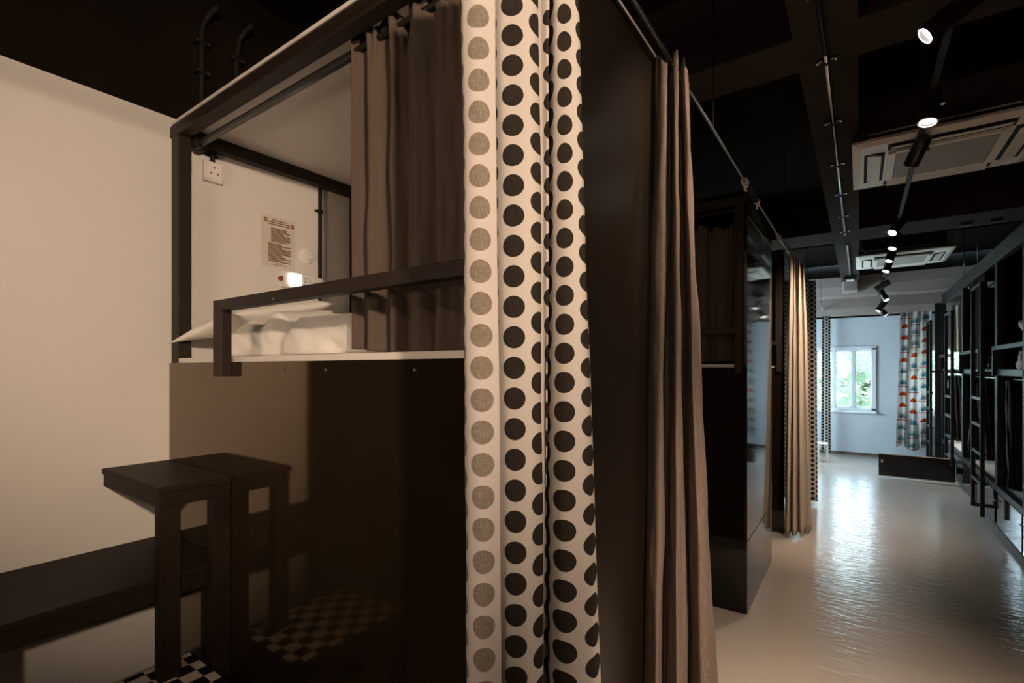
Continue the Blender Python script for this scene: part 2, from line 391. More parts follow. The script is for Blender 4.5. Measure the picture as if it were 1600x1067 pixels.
# outdoors
tag(B(-30, 30, 11.2, 60, -3.2, -3.0).build('ground', M['ground']), 'green ground outside beyond the windows', 'ground')
bpy.data.objects['ground']['kind'] = 'structure'
def tree(name, label, cx, cy, h, r, seed):
    rnd = random.Random(seed)
    t = thing(name, label, 'tree', (cx, cy, -3.0), 'trees outside the windows')
    tr = MB().cyl((cx, cy, -3.0), (cx + .1, cy, h - r * .5), .16, .07, 10)
    for k in range(5):
        a = k * 1.3; tr.cyl((cx, cy, h - r * 1.3 + .15 * k), (cx + r * .6 * math.cos(a), cy + r * .6 * math.sin(a), h - r * .6 + .3 * k), .05, .02, 6)
    tr.build('trunk', M['bark'], t)
    lf = MB(); blobs = [(cx + rnd.uniform(-r, r) * .8, cy + rnd.uniform(-r, r) * .4, h + rnd.uniform(-1.2, 1.2) * r, rnd.uniform(.38, .6) * r) for _ in range(26)]
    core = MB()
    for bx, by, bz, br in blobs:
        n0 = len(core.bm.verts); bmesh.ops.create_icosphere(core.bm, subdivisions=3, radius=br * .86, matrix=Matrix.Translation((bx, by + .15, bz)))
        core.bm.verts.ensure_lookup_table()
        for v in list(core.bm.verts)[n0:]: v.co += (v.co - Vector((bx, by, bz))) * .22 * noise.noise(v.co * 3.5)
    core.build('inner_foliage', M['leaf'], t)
    for _ in range(12000):
        bx, by, bz, br = blobs[rnd.randrange(26)]
        d = Vector((rnd.gauss(0, 1), -abs(rnd.gauss(0, 1)) + .25, rnd.gauss(0, 1))).normalized() * br * rnd.uniform(.82, 1.12)
        c = Vector((bx, by, bz)) + d; s = rnd.uniform(.04, .085)
        q = Vector((rnd.gauss(0, 1), rnd.gauss(0, 1), rnd.gauss(0, 1))).to_track_quat('Z', 'Y')
        vs = [lf.bm.verts.new(c + q @ Vector(p) * s) for p in ((-1, 0, 0), (0, -.45, .1), (1, 0, 0), (0, .45, .1))]
        lf.bm.faces.new(vs)
    me = bpy.data.meshes.new('crown'); lf.bm.to_mesh(me)
    for v in me.vertices: v.co -= Vector((cx, cy, -3.0))
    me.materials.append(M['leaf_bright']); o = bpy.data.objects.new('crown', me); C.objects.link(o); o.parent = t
tree('leafy_tree', 'bright leafy tree outside, filling the leftmost panes of the window', -3.0, 16.0, 1.4, 1.9, 1)
tree('leafy_tree', 'bright leafy tree outside, behind the middle and right panes of the window', .3, 22.5, 1.7, 2.4, 2)
tree('leafy_tree', 'bright leafy tree outside, behind the orange patterned curtain', 3.6, 16.5, 1.5, 2.0, 3)

# ------------------------------------------------------------------ curtains
def spline(pts, n):
    pts = [Vector((*p, 0)) for p in pts]; P = [2 * pts[0] - pts[1]] + pts + [2 * pts[-1] - pts[-2]]; out = []
    segs = len(pts) - 1
    for i in range(n + 1):
        t = i / n * segs; k = min(int(t), segs - 1); u = t - k
        a, b, c, d = P[k:k + 4]
        out.append(.5 * ((2 * b) + (c - a) * u + (2 * a - 5 * b + 4 * c - d) * u * u + (3 * b - a - 3 * c + d) * u ** 3))
    return out
def curtain(name, top, bot, z1, z0, m, nu=160, nz=60, u_pad=0.0, wrinkle=.0, gather=0.0, hem=0.0, parent=None, thick=.0015, zt=None, zb=None, seed=0, power=1.0):
    T, Bt = spline(top, nu), spline(bot, nu)
    us = [0.0]; mid = [a.lerp(b, .38) for a, b in zip(T, Bt)]
    for a, b in zip(mid, mid[1:]): us.append(us[-1] + (b - a).length)
    bm = bmesh.new(); uvl = bm.loops.layers.uv.new('UVMap'); grid = []
    for j in range(nz + 1):
        t = j / nz; row = []
        e = t ** power
        for i in range(nu + 1):
            p = T[i].lerp(Bt[i], e)
            zt_ = z1 + (zt(i / nu) if zt else 0); zb_ = z0 + (zb(i / nu) if zb else 0)
            z = zt_ + (zb_ - zt_) * t
            wv = wrinkle * noise.noise(Vector((us[i] * 14 + seed, z * 2.4, seed))) + wrinkle * .5 * noise.noise(Vector((us[i] * 40 + seed, z * 5, seed + 3)))
            if gather and t < .12: wv += gather * math.sin(us[i] * 190) * (1 - t / .12)
            nrm = (Bt[min(i + 1, nu)] - Bt[max(i - 1, 0)]); nrm = Vector((-nrm.y, nrm.x, 0)); nrm = nrm.normalized() if nrm.length > 1e-6 else Vector((0, 1, 0))
            row.append(bm.verts.new((p.x + nrm.x * wv, p.y + nrm.y * wv, z)))
        grid.append(row)
    for j in range(nz):
        for i in range(nu):
            f = bm.faces.new((grid[j][i], grid[j + 1][i], grid[j + 1][i + 1], grid[j][i + 1]))
            ids = ((j, i), (j + 1, i), (j + 1, i + 1), (j, i + 1))
            for l, (jj, ii) in zip(f.loops, ids): l[uvl].uv = (us[ii] + u_pad, grid[jj][ii].co.z)
            f.smooth = True
    org = Vector((sum(p.x for p in T) / len(T), sum(p.y for p in T) / len(T), z0))
    for v in bm.verts: v.co -= org
    me = bpy.data.meshes.new(name); bm.to_mesh(me); bm.free()
    mats = m if isinstance(m, (list, tuple)) else [m]
    for mm in mats: me.materials.append(mm)
    o = bpy.data.objects.new(name, me); C.objects.link(o)
    if parent: o.parent = parent; o.location = org - ORG[parent.name]
    else: o.location = org
    so = o.modifiers.new('cloth_thickness', 'SOLIDIFY'); so.thickness = thick; so.offset = 0
    if len(mats) > 1: so.material_offset = 1
    return o
def folds(p0, p1, n, amp, seed=0, jit=.3, amp_dir=None):
    """zig-zag plan of a gathered curtain between two points"""
    rnd = random.Random(seed); p0, p1 = Vector(p0), Vector(p1); d = p1 - p0; nn = Vector((-d.y, d.x)).normalized(); out = []
    for i in range(n + 1):
        t = i / n; s = (1 if i % 2 else -1) * amp * rnd.uniform(1 - jit, 1 + jit)
        q = p0 + d * (t + (rnd.uniform(-.2, .2) / n if 0 < i < n else 0)) + nn * s; out.append((q.x, q.y))
    return out

PT = [(-0.505, 0.666), (-0.524, 0.641), (-0.549, 0.638), (-0.564, 0.649), (-0.567, 0.667), (-0.555, 0.691), (-0.572, 0.698), (-0.568, 0.713), (-0.536, 0.705), (-0.514, 0.709), (-0.49, 0.724), (-0.476, 0.741), (-0.478, 0.761), (-0.5, 0.779), (-0.51, 0.8), (-0.501, 0.809), (-0.488, 0.809), (-0.491, 0.819), (-0.508, 0.827), (-0.509, 0.838), (-0.492, 0.825), (-0.473, 0.812), (-0.457, 0.816), (-0.444, 0.827), (-0.439, 0.843), (-0.451, 0.863)]
PB = [(-0.489, 0.664), (-0.504, 0.636), (-0.527, 0.631), (-0.546, 0.643), (-0.552, 0.663), (-0.541, 0.689), (-0.557, 0.694), (-0.555, 0.71), (-0.525, 0.701), (-0.496, 0.696), (-0.47, 0.709), (-0.459, 0.729), (-0.461, 0.751), (-0.485, 0.774), (-0.495, 0.795), (-0.492, 0.803), (-0.485, 0.802), (-0.489, 0.811), (-0.5, 0.816), (-0.504, 0.825), (-0.486, 0.808), (-0.464, 0.787), (-0.433, 0.774), (-0.407, 0.784), (-0.388, 0.803), (-0.389, 0.833)]
# the fold path was taken between z 2.2 and z 1.0; extend it to the rod and the floor
def extend(pt, pb, za, zb_, z1, z0):
    top = [tuple(a + (b - a) * (z1 - za) / (zb_ - za) for a, b in zip(p, q)) for p, q in zip(pt, pb)]
    bot = [tuple(a + (b - a) * (z0 - za) / (zb_ - za) for a, b in zip(p, q)) for p, q in zip(pt, pb)]
    return top, bot
t_, b_ = extend(PT, PB, 2.2, 1.0, 2.56, .04)
pc = thing('polka_dot_curtain', 'large cream curtain with black polka dots hanging in the foreground', 'curtain', (-.5, .75, 0), 'curtains on the corridor rod')
curtain('drape', t_, b_, 2.56, .04, [M['dots'], M['dots_back']], nu=260, nz=110, wrinkle=.003, parent=pc, seed=2)
GT = [(-0.586, 1.691), (-0.541, 1.65), (-0.533, 1.68), (-0.566, 1.754), (-0.559, 1.784), (-0.511, 1.671), (-0.51, 1.696), (-0.548, 1.816), (-0.543, 1.844), (-0.498, 1.729), (-0.495, 1.756), (-0.527, 1.88)]
GB = [(-0.597, 1.586), (-0.555, 1.542), (-0.532, 1.546), (-0.548, 1.645), (-0.511, 1.622), (-0.472, 1.576), (-0.469, 1.651), (-0.491, 1.758), (-0.458, 1.708), (-0.425, 1.683), (-0.414, 1.739), (-0.43, 1.851)]
GB = [(x + .012 if i < 4 else x, y) for i, (x, y) in enumerate(GB)]
gc = thing('linen_curtain', 'long taupe linen curtain beside the polka dot one', 'curtain', (-.5, 1.7, 0), 'curtains on the corridor rod')
gb2 = [(b[0] + (b[0] - a[0]) * .35, b[1] + (b[1] - a[1]) * .35) for a, b in zip(GT, GB)]
curtain('drape', GT, gb2, 2.60, .03, M['linen'], nu=200, nz=90, wrinkle=.009, parent=gc, seed=5, gather=.004,
        zt=lambda u: .02 * math.sin(u * 40))
BT = [(-0.463, 4.568), (-0.442, 4.497), (-0.431, 4.566), (-0.426, 4.656), (-0.403, 4.61), (-0.4, 4.735), (-0.383, 4.747), (-0.379, 4.872)]
BB = [(-0.497, 4.544), (-0.459, 4.448), (-0.448, 4.554), (-0.416, 4.454), (-0.401, 4.587), (-0.366, 4.538), (-0.344, 4.652), (-0.322, 4.728)]
def widen(L, amp):
    out = []
    for i, (p, q) in enumerate(zip(L, L[1:])):
        out.append(p); m_ = ((p[0] + q[0]) / 2, (p[1] + q[1]) / 2 + (amp if i % 2 else -amp)); out.append(m_)
    return out + [L[-1]]
bc = thing('beige_curtain', 'beige gathered curtain halfway down the corridor, left side', 'curtain', (-.46, 5.3, 0), 'curtains on the corridor rod')
K_ = 1.155
BT = [(x * K_, y * K_) for x, y in BT]; BB = [(x * K_, y * K_) for x, y in BB]
curtain('drape', widen(BT, .05), widen(BB, .05), 2.60, .03, M['beige_linen'], nu=200, nz=50, wrinkle=.006, parent=bc, seed=8, zt=lambda u: .16 * max(0, 1 - u * 5) - .04 * u)
pc2 = thing('polka_dot_curtain', 'narrow polka dot curtain tucked behind the beige curtain', 'curtain', (-.47, 6.5, 0), 'curtains on the corridor rod')
curtain('drape', folds((-.55, 6.42), (-.415, 6.56), 4, .012, 3), folds((-.55, 6.42), (-.40, 6.57), 4, .014, 3), 2.55, .05, [M['dots'], M['dots']], nu=180, nz=30, parent=pc2)
pc3 = thing('polka_dot_curtain', 'polka dot curtain at the far end beside the window', 'curtain', (-.47, 10.45, 0), 'curtains on the corridor rod')
curtain('drape', folds((-.56, 10.56), (-.43, 10.59), 3, .007, 4), folds((-.575, 10.56), (-.425, 10.59), 3, .009, 4), 2.5, .05, [M['dots'], M['dots']], nu=160, nz=30, parent=pc3)
oc = thing('patterned_curtain', 'white curtain with orange and teal half circles on the end wall', 'curtain', (.76, 10.6, 0))
curtain('drape', folds((.57, 10.60), (.97, 10.60), 8, .022, 11), folds((.50, 10.60), (.95, 10.60), 8, .036, 11), 2.60, .21, M['arches'], nu=200, nz=60, parent=oc, wrinkle=.014, gather=.008,
        zb=lambda u: .04 * math.sin(u * 9))
MB().cyl((.45, 10.62, 2.56), (1.10, 10.62, 2.56), .012).build('curtain_rod', M['black_metal'], oc)
MB().box(.62, .645, 10.62, 10.765, 2.545, 2.575).build('bracket', M['black_metal'], oc)

# corridor curtain rod with hooks
rod = thing('curtain_rod', 'long thin steel curtain rod running above the left side of the corridor', 'curtain rod', (-.53, 0, 2.6))
rd = MB(); rd.cyl((-.53, -.6, 2.607), (-.53, 3.1, 2.607), .007, seg=10); rd.cyl((-.53, 3.1, 2.607), (-.53, 10.78, 2.607), .009, seg=10); rd.build('rod', M['steel'], rod, smooth=True)
def clip_ring(y, mname='plastic', s=1.0):
    m_ = MB(); pts = [(-.53 + .016 * s * math.cos(a), y, 2.605 + .016 * s * math.sin(a)) for a in [k * 2 * PI / 12 for k in range(13)]]
    m_.tube(pts, .004 * s, 6); m_.tube([(-.53, y, 2.588), (-.53, y + .004, 2.570), (-.53, y + .008, 2.560)], .005 * s, 6)
    m_.build('hook', M[mname], rod)
for y in (3.02, 3.06, 3.44, 4.42, 4.5, 6.9, 7.0, 10.2): clip_ring(y, s=1.0)
m_ = MB()
for k in range(9): m_.cyl((-.53, 3.12 + k * .032, 2.605), (-.53, 3.135 + k * .032, 2.605), .019, seg=12)
m_.build('spring_joint', M['black_plastic'], rod)
for y in (0.4, 2.3, 4.9, 7.2, 9.8):   # hangers to the ceiling
    MB().cyl((-.53, y, 2.612), (-.53, y, 3.45 if not (2.58 < y < 2.88 or 6.46 < y < 7.05) else 3.05), .003, seg=6).build('hanger', M['black_metal'], rod)

# ------------------------------------------------------------------ left bunk beds
def left_bunk(y0, y1, label, ztop, sill, x1, full, zt_side=None):
    x0 = WX + .003
    t = thing('bunk_bed', label, 'bunk bed', (x0 + .5, y0, 0), 'boxed bunk beds along the left side')
    s = .055
    zt = ztop
    # posts
    for (a, b) in ((x0 + .01, y0), (x1 - .065, y0 - .001), (x0 + .002, y1 - s), (x1 - .065, y1 - s)):
        MB().box(a, a + .058 if a > -1 else a + .07, b, b + s, sill - .0, zt + .05, bev=.004).build('post', M['frame'], t)
    mb = MB(); mb.box(x0, x1, y0 - .002, y0 + .05, zt, zt + .052, bev=.004); mb.box(x0, x1, y1 - .05, y1, zt, zt + .052, bev=.004)
    mb.box(x0, x0 + .05, y0 + .05, y1 - .05, zt, zt + .06, bev=.003); mb.box(x1 - .05, x1 - .005, y0 + .05, y1 - .05, zt, zt + .052, bev=.003)
    mb.build('top_frame', M['frame'], t)
    B(x0 + .002, x1 - .006, y0 + .003, y1 - .003, zt + .061, zt + .075).build('ceiling_board', M['white_board'] if full else M['black_paint'], t)
    B(x0 + .002, x1 - .008, y0 + .004, y1 - .004, sill, sill + .021, bev=.002).build('deck_board', M['white_board'], t)
    fp = B(x0 - .001, x1 - .002, y0 - .004, y0 + .014, .0, sill, bev=.0015).build('front_panel', M['laminate_brown'] if full else M['laminate'], t)
    for sx in (-1.62, -1.38, -.98) if full else (x1 - .04,):
        MB().cyl((sx, y0 - .008, sill - .03), (sx, y0 - .003, sill - .03), .004, seg=8).build('screw', M['screw'], t)
    sp = B(x1 - .004, x1 + .012, y0 - .001, y1, .0, zt + .03, bev=.0015).build('side_panel', M['laminate_satin'] if full else M['laminate'], t)
    B(x0 + .05, x1 - .02, y1 - .025, y1 - .002, sill + .021, zt).build('rear_panel', M['white_board'] if full else M['laminate_brown'], t)
    B(x0 + .05, x1 - .02, y1 - .02, y1 - .002, 0, sill).build('rear_lower_panel', M['laminate'], t)
    # guard rail
    rx0 = -2.06 if full else -1.9
    mb = MB(); yr = y0 - .03
    mb.box(rx0, x1 - .01, yr - .012, yr + .026, 1.774, 1.815, bev=.003); mb.box(rx0, rx0 + .07, yr - .012, yr + .026, 1.52, 1.776, bev=.003)
    mb.box(x1 - .05, x1 - .012, yr - .012, yr + .028, 1.52, 1.776, bev=.003)
    mb.build('guard_rail', M['frame'], t)
    MB().cyl((-1.62, yr - .015, 1.785), (-1.62, yr - .011, 1.785), .0035, seg=8).build('screw', M['screw'], t)
    mb = MB(); yt = y0 + .10
    mb.box(x0 + .05, x1 - .06, yt - .012, yt + .012, zt - .012, zt + .008, bev=.003); mb.cyl((x0 + .05, yt - .022, zt - .015), (x1 - .06, yt - .022, zt - .015), .009, seg=10)
    mb.build('curtain_track', M['black_metal'], t)
    MB().lathe((x0 + .07, yt - .02, zt - .012), [(.004, -.02), (.02, -.018), (.024, 0), (.02, .018), (.004, .02)], 14, (1, 0, 0)).build('track_bracket', M['black_metal'], t)
    return t
b1 = left_bunk(.94, 1.96, 'near boxed bunk with white bedding, its dark panel mirroring the wooden steps', 2.60, 1.576, -.59, True)
b2 = left_bunk(3.39, 4.45, 'second boxed bunk, black glossy side panel reflecting the corridor', 2.60, 1.558, -.59, False)
b3 = left_bunk(5.27, 6.35, 'third boxed bunk, mostly hidden behind the beige curtain', 2.60, 1.558, -.59, False)
# panel seams
for t, y0 in ((b2, 3.39), (b3, 5.27)):
    B(-.5785, -.5765, y0, y0 + 1.06, .455, .46).build('panel_seam', M['hollow'], t)
    B(WX + .05, -.595, y0 - .0055, y0 - .0035, .455, .46).build('panel_seam', M['hollow'], t)
t = thing('partition_panel', 'tall narrow black panel standing at the far end of the left row', 'panel', (-.62, 10.1, 0))
B(-.745, -.60, 9.60, 9.72, 0, 2.545, bev=.002).build('board', M['laminate'], t)
B(-.748, -.598, 9.585, 9.60, 0, 2.55).build('edge_strip', M['black_metal'], t)

# bunk curtains
dark1 = thing('bunk_curtain', 'brown gathered curtain inside the near bunk opening', 'curtain', (-1.1, 1.045, 1.6), 'curtains in the bunk openings')
def bunk_curtain(parent, xa, xb, yc, z1, z0, m, n, seed, drop=None):
    tp = folds((xa, yc), (xb, yc), n, .022, seed, .3); bt = folds((xa + .005, yc), (xb, yc), n, .026, seed, .35)
    return curtain('drape', tp, bt, z1, z0, m, nu=220, nz=70, wrinkle=.012, parent=parent, seed=seed, gather=.010,
                   zt=lambda u: .022 * math.sin(u * 70) + .012 * math.sin(u * 31 + 1), zb=lambda u: .012 * math.sin(u * 6 + seed), thick=.002)
bunk_curtain(dark1, -1.345, -.66, 1.022, 2.635, 1.603, M['brown_drape'], 14, 21)
dark2 = thing('bunk_curtain', 'black gathered curtain in the second bunk opening', 'curtain', (-.9, 3.49, 1.6), 'curtains in the bunk openings')
bunk_curtain(dark2, -1.9, -.68, 3.50, 2.50, 1.59, M['brown_drape'], 19, 33)
dark3 = thing('bunk_curtain', 'black gathered curtain in the third bunk opening, left of the beige one', 'curtain', (-.9, 5.38, 1.6), 'curtains in the bunk openings')
bunk_curtain(dark3, -1.8, -.67, 5.38, 2.50, 1.59, M['black_cloth'], 19, 35)

# ------------------------------------------------------------------ bedding in the near bunk
def soft_grid(name, x0, x1, y0, y1, zf, m, nx=90, ny=50, zbase=1.6, parent=None, loc=None):
    bm = bmesh.new(); g = []
    for j in range(ny + 1):
        row = []
        for i in range(nx + 1):
            u, v = i / nx, j / ny; row.append(bm.verts.new(zf(u, v)))
        g.append(row)
    for j in range(ny):
        for i in range(nx): bm.faces.new((g[j][i], g[j][i + 1], g[j + 1][i + 1], g[j + 1][i]))
    return bm, g
mat_ = B(-2.50, -.68, 1.10, 1.90, 1.598, 1.685, bev=.03, seg=4).build('mattress', M['sheet'], loc=(-1.6, 1.5, 1.598), smooth=True)
tag(mat_, 'white sheeted mattress on the near bunk deck', 'mattress')
def duvet():
    X0, X1, Y0, Y1 = -2.41, -.70, 1.07, 1.88
    prof = lambda v: v
    def zf(u, v):
        x = X0 + (X1 - X0) * u; 
        # v: 0 bottom front edge .. .22 top front edge .. 1 back
        if v < .3:
            t = v / .3; a = t * PI / 2; y = Y0 + .05 * (1 - math.cos(a)) ; z = 1.604 + .145 * math.sin(a) ** .8
        else:
            t = (v - .3) / .7; y = Y0 + .05 + (Y1 - Y0 - .05) * t; z = 1.749 + .025 * math.sin(t * PI)
        nz = noise.noise(Vector((x * 5, y * 6, 1.3))) * .018 + noise.noise(Vector((x * 13 + y * 8, y * 5, 4))) * .008
        # diagonal folds running from the pillow end
        nz += .012 * math.sin((x * 1.0 + (z - 1.6) * 2.2 + y * 1.5) * 22) * max(0, 1 - (x - X0) / .55)
        # raised ridge along the folded-back end
        nz += .032 * math.exp(-((x + 2.03 - .45 * (z - 1.6)) / .06) ** 2) * min(1, v * 4) - .02 * math.exp(-((x + 1.93 - .45 * (z - 1.6)) / .05) ** 2)
        nz += -.02 * max(0, (x + 1.05)) 
        e = min(1, u * 12) * min(1, (1 - u) * 20)
        fr = max(0, 1 - v / .34); yy = y - (.022 * noise.noise(Vector((x * 4.5, z * 7, 9))) + .010 * noise.noise(Vector((x * 11 + z * 14, z * 9, 2))) + nz * .9) * fr ** .5 + .03 * fr * max(0, noise.noise(Vector((x * 2.2, 3, 7))))
        return (x, yy, 1.602 + (z - 1.602 + nz * min(1, v * 6)) * (e ** .4 if e > 0 else 0.0))
    bm, g = soft_grid('duvet', X0, X1, Y0, Y1, zf, None, 150, 90)
    o_ = MB(); o_.bm.free(); o_.bm = bm
    o = o_.build('duvet', M['sheet'], loc=(-1.5, 1.4, 1.602), smooth=True)
    so = o.modifiers.new('thickness', 'SOLIDIFY'); so.thickness = .004; so.offset = 1
    return o
tag(duvet(), 'thick white duvet spread over the near bunk, wrinkled at its left end', 'duvet')
def pillow(name, c, sx, sy, sz, rot, m, seed, label, cat='pillow', group=None):
    bm = bmesh.new(); n = 36; top, bot = [], []
    for s, arr in ((1, top), (-1, bot)):
        for j in range(n + 1):
            row = []
            for i in range(n + 1):
                u, v = i / n * 2 - 1, j / n * 2 - 1
                h_ = ((1 - abs(u) ** 2.6) * (1 - abs(v) ** 2.6)) ** .55 if abs(u) < 1 and abs(v) < 1 else 0
                pin = 1 - .10 * (1 - u * u) * (v * v) ; pin2 = 1 - .10 * (1 - v * v) * (u * u)
                wz = .10 * noise.noise(Vector((u * 2.2 + seed, v * 2.2, s * .3))) * h_ + .04 * noise.noise(Vector((u * 6, v * 6 + seed, s)))*h_
                row.append(bm.verts.new((u * sx * pin2, v * sy * pin, s * sz * h_ + wz * sz * 1.6)) if s == 1 or (0 < i < n and 0 < j < n) else top[j][i])
            arr.append(row)
    for j in range(n):
        for i in range(n):
            bm.faces.new((top[j][i], top[j][i + 1], top[j + 1][i + 1], top[j + 1][i]))
            vs = (bot[j][i], bot[j + 1][i], bot[j + 1][i + 1], bot[j][i + 1])
            try: bm.faces.new(vs)
            except ValueError: pass
    o_ = MB(); o_.bm.free(); o_.bm = bm
    from mathutils import Euler
    R_ = Euler(rot).to_matrix()
    for v in bm.verts: v.co = R_ @ v.co + Vector(c)
    o = o_.build(name, m, loc=c, smooth=True)
    return tag(o, label, cat, group)
def draped_pillow(A, B_, C_, D, th, label):
    bm = bmesh.new(); n = 44; A, B_, C_, D = map(Vector, (A, B_, C_, D)); up = (C_ - A).cross(B_ - A).normalized(); top, bot = [], []
    if up.z < 0: up = -up
    for sg, arr in ((1, top), (-1, bot)):
        for j in range(n + 1):
            row = []
            for i in range(n + 1):
                u, v = i / n, j / n; a, b = u * 2 - 1, v * 2 - 1
                pu, pv = .5 + .5 * a * (1 - .07 * (1 - b * b)), .5 + .5 * b * (1 - .07 * (1 - a * a))
                p = A.lerp(C_, pu).lerp(B_.lerp(D, pu), pv)
                h_ = ((1 - abs(a) ** 2.2) * (1 - abs(b) ** 2.2)) ** .6
                q = noise.noise(Vector((a * 2.3, b * 2.3, sg))) * .16 + .07 * noise.noise(Vector((a * 7, b * 5, sg + 5))) + .10 * math.sin(9 * (a + b)) * (1 - abs(a)) * .4
                row.append(bm.verts.new(p + up * (sg * th * (h_ * (1 + q)) - (0 if sg > 0 else 0))) if sg > 0 or (0 < i < n and 0 < j < n) else top[j][i])
            arr.append(row)
    for j in range(n):
        for i in range(n):
            bm.faces.new((top[j][i], top[j][i + 1], top[j + 1][i + 1], top[j + 1][i]))
            try: bm.faces.new((bot[j][i], bot[j + 1][i], bot[j + 1][i + 1], bot[j][i + 1]))
            except ValueError: pass
    o_ = MB(); o_.bm.free(); o_.bm = bm
    c = (A + B_ + C_ + D) / 4
    return tag(o_.build('pillow', M['sheet'], loc=c, smooth=True), label, 'pillow')
draped_pillow((-2.492, .90, 1.66), (-2.41, 1.44, 1.86), (-2.14, .99, 1.775), (-2.06, 1.48, 1.87), .055, 'white pillow at the head of the near bunk, corner poking past the post')
# crumpled towel in front of the duvet end
def crumple(name, c, s, seed, label, m, cat='towel', squash=.6, group=None):
    bm = bmesh.new(); bmesh.ops.create_icosphere(bm, subdivisions=5, radius=1)
    for v in bm.verts:
        p = v.co.copy(); r_ = 1 + .30 * noise.noise(p * 2.1 + Vector((seed, 0, 0))) + .13 * abs(noise.noise(p * 5 + Vector((0, seed, 0))))
        v.co = Vector((p.x * s[0] * r_, p.y * s[1] * r_, max(-squash, p.z * r_) * s[2]))
        v.co += Vector(c)
    o_ = MB(); o_.bm.free(); o_.bm = bm
    return tag(o_.build(name, m, loc=c, smooth=True), label, cat, group)

# ------------------------------------------------------------------ wall fittings in the near bunk
def clipm(mb, x, y, z, horiz=True):
    mb.box(x, x + .006, y - .028, y + .028, z - .008, z + .008, bev=.003)
c1 = thing('wall_conduit', 'short black conduit above the upper wall socket in the bunk', 'conduit', (WX, 1.115, 2.55), 'black conduits')
MB().cyl((WX + .014, 1.115, 2.548), (WX + .014, 1.115, 2.60), .0115, seg=12).build('pipe', M['black_plastic'], c1)
mb = MB(); mb.cyl((WX + .012, 1.115, 2.575), (WX + .012, 1.115, 2.592), .017, seg=12); clipm(mb, WX, 1.115, 2.583); mb.build('clip', M['black_plastic'], c1)
c2 = thing('wall_conduit', 'tall black conduit running down the bunk wall right of the notice', 'conduit', (WX, 1.697, 1.62), 'black conduits')
MB().cyl((WX + .014, 1.697, 1.62), (WX + .014, 1.697, 2.60), .0105, seg=12).build('pipe', M['black_plastic'], c2)
for z in (2.465,):
    mb = MB(); mb.cyl((WX + .013, 1.697, z - .008), (WX + .013, 1.697, z + .008), .015, seg=12); clipm(mb, WX, 1.697, z); mb.build('clip', M['black_plastic'], c2)
def hole(mb, y, z, r=.004, x=None): mb.cyl((x - .001, y, z), (x + .0012, y, z), r, seg=8)
s1 = thing('wall_socket', 'white single wall socket high beside the bunk post', 'socket', (WX, 1.115, 2.5), 'wall sockets')
B(WX, WX + .028, 1.072, 1.158, 2.452, 2.548, bev=.006).build('back_box', M['plastic'], s1)
B(WX + .026, WX + .034, 1.077, 1.153, 2.459, 2.541, bev=.004).build('face_plate', M['plastic'], s1)
mb = MB(); [hole(mb, y, z, .0045, WX + .034) for y, z in ((1.115, 2.518), (1.100, 2.49), (1.130, 2.49))]; mb.build('pin_hole', M['red'], s1)
s2 = thing('power_socket', 'white double socket unit with a glowing night light on the bunk wall', 'socket', (WX, 1.58, 2.03), 'wall sockets')
B(WX, WX + .03, 1.468, 1.655, 1.992, 2.082, bev=.008).build('back_box', M['plastic'], s2)
B(WX + .028, WX + .045, 1.50, 1.558, 2.008, 2.072, bev=.008).build('night_light', M['night_light'], s2)
MB().lathe((WX + .012, 1.462, 2.04), [(.002, -.012), (.012, -.010), (.014, 0), (.012, .01), (.002, .012)], 12, (1, 0, 0)).build('indicator', M['red'], s2)
B(WX + .028, WX + .036, 1.568, 1.650, 1.998, 2.076, bev=.003).build('face_plate', M['plastic'], s2)
mb = MB(); [hole(mb, y, z, .0035, WX + .036) for y, z in ((1.583, 2.055), (1.597, 2.055), (1.59, 2.035), (1.583, 2.018), (1.597, 2.018), (1.62, 2.045), (1.62, 2.02))]; mb.build('pin_hole', M['hollow'], s2)
s3 = thing('wall_switch', 'white plug adapter and switch right of the glowing socket', 'switch', (WX, 1.71, 2.02))
B(WX, WX + .03, 1.660, 1.705, 1.99, 2.072, bev=.006).build('switch_plate', M['plastic'], s3)
B(WX, WX + .05, 1.708, 1.755, 1.995, 2.062, bev=.01).build('adapter', M['plastic'], s3)
s4 = thing('door_bell_button', 'round white wall disc right of the paper notice', 'knob', (WX, 1.616, 2.19))
MB().lathe((WX + .001, 1.616, 2.19), [(.045, 0), (.045, .008), (.040, .012), (.030, .012)], 28, (1, 0, 0)).build('base_ring', M['plastic'], s4, smooth=False)
MB().lathe((WX + .012, 1.616, 2.19), [(.028, 0), (.028, .014), (.024, .02), (.005, .022)], 28, (1, 0, 0)).build('knob', M['plastic'], s4)
ntc = thing('paper_notice', 'printed paper notice taped to the bunk wall', 'notice', (WX, 1.45, 2.23))
B(WX + .0002, WX + .0014, 1.360, 1.550, 2.095, 2.366).build('sheet', M['paper'], ntc)
ink = MB(); rnd = random.Random(5)
xk = WX + .0014
for k in range(3): ink.box(xk, xk + .0004, 1.415 - .02 * (k > 0), 1.50 + .02 * (k > 0), 2.345 - k * .011, 2.351 - k * .011)
for k in range(9): ink.box(xk, xk + .0004, 1.412, 1.52 - rnd.choice((0, 0, .02, .035)), 2.300 - k * .0085, 2.3066 - k * .0085)
for k in range(12): ink.box(xk, xk + .0004, 1.396, 1.524 - rnd.choice((0, 0, .03, .05)), 2.218 - k * .0085, 2.2246 - k * .0085)
ink.box(xk, xk + .0004, 1.44, 1.475, 2.116, 2.119); ink.box(xk, xk + .0004, 1.42, 1.50, 2.109, 2.112)
ink.build('printed_text', M['ink'], ntc)
B(xk, xk + .0004, 1.373, 1.392, 2.332, 2.356).build('printed_emblem', M['tan'], ntc); B(xk, xk + .0004, 1.525, 1.543, 2.322, 2.346).build('printed_emblem', M['tan'], ntc)

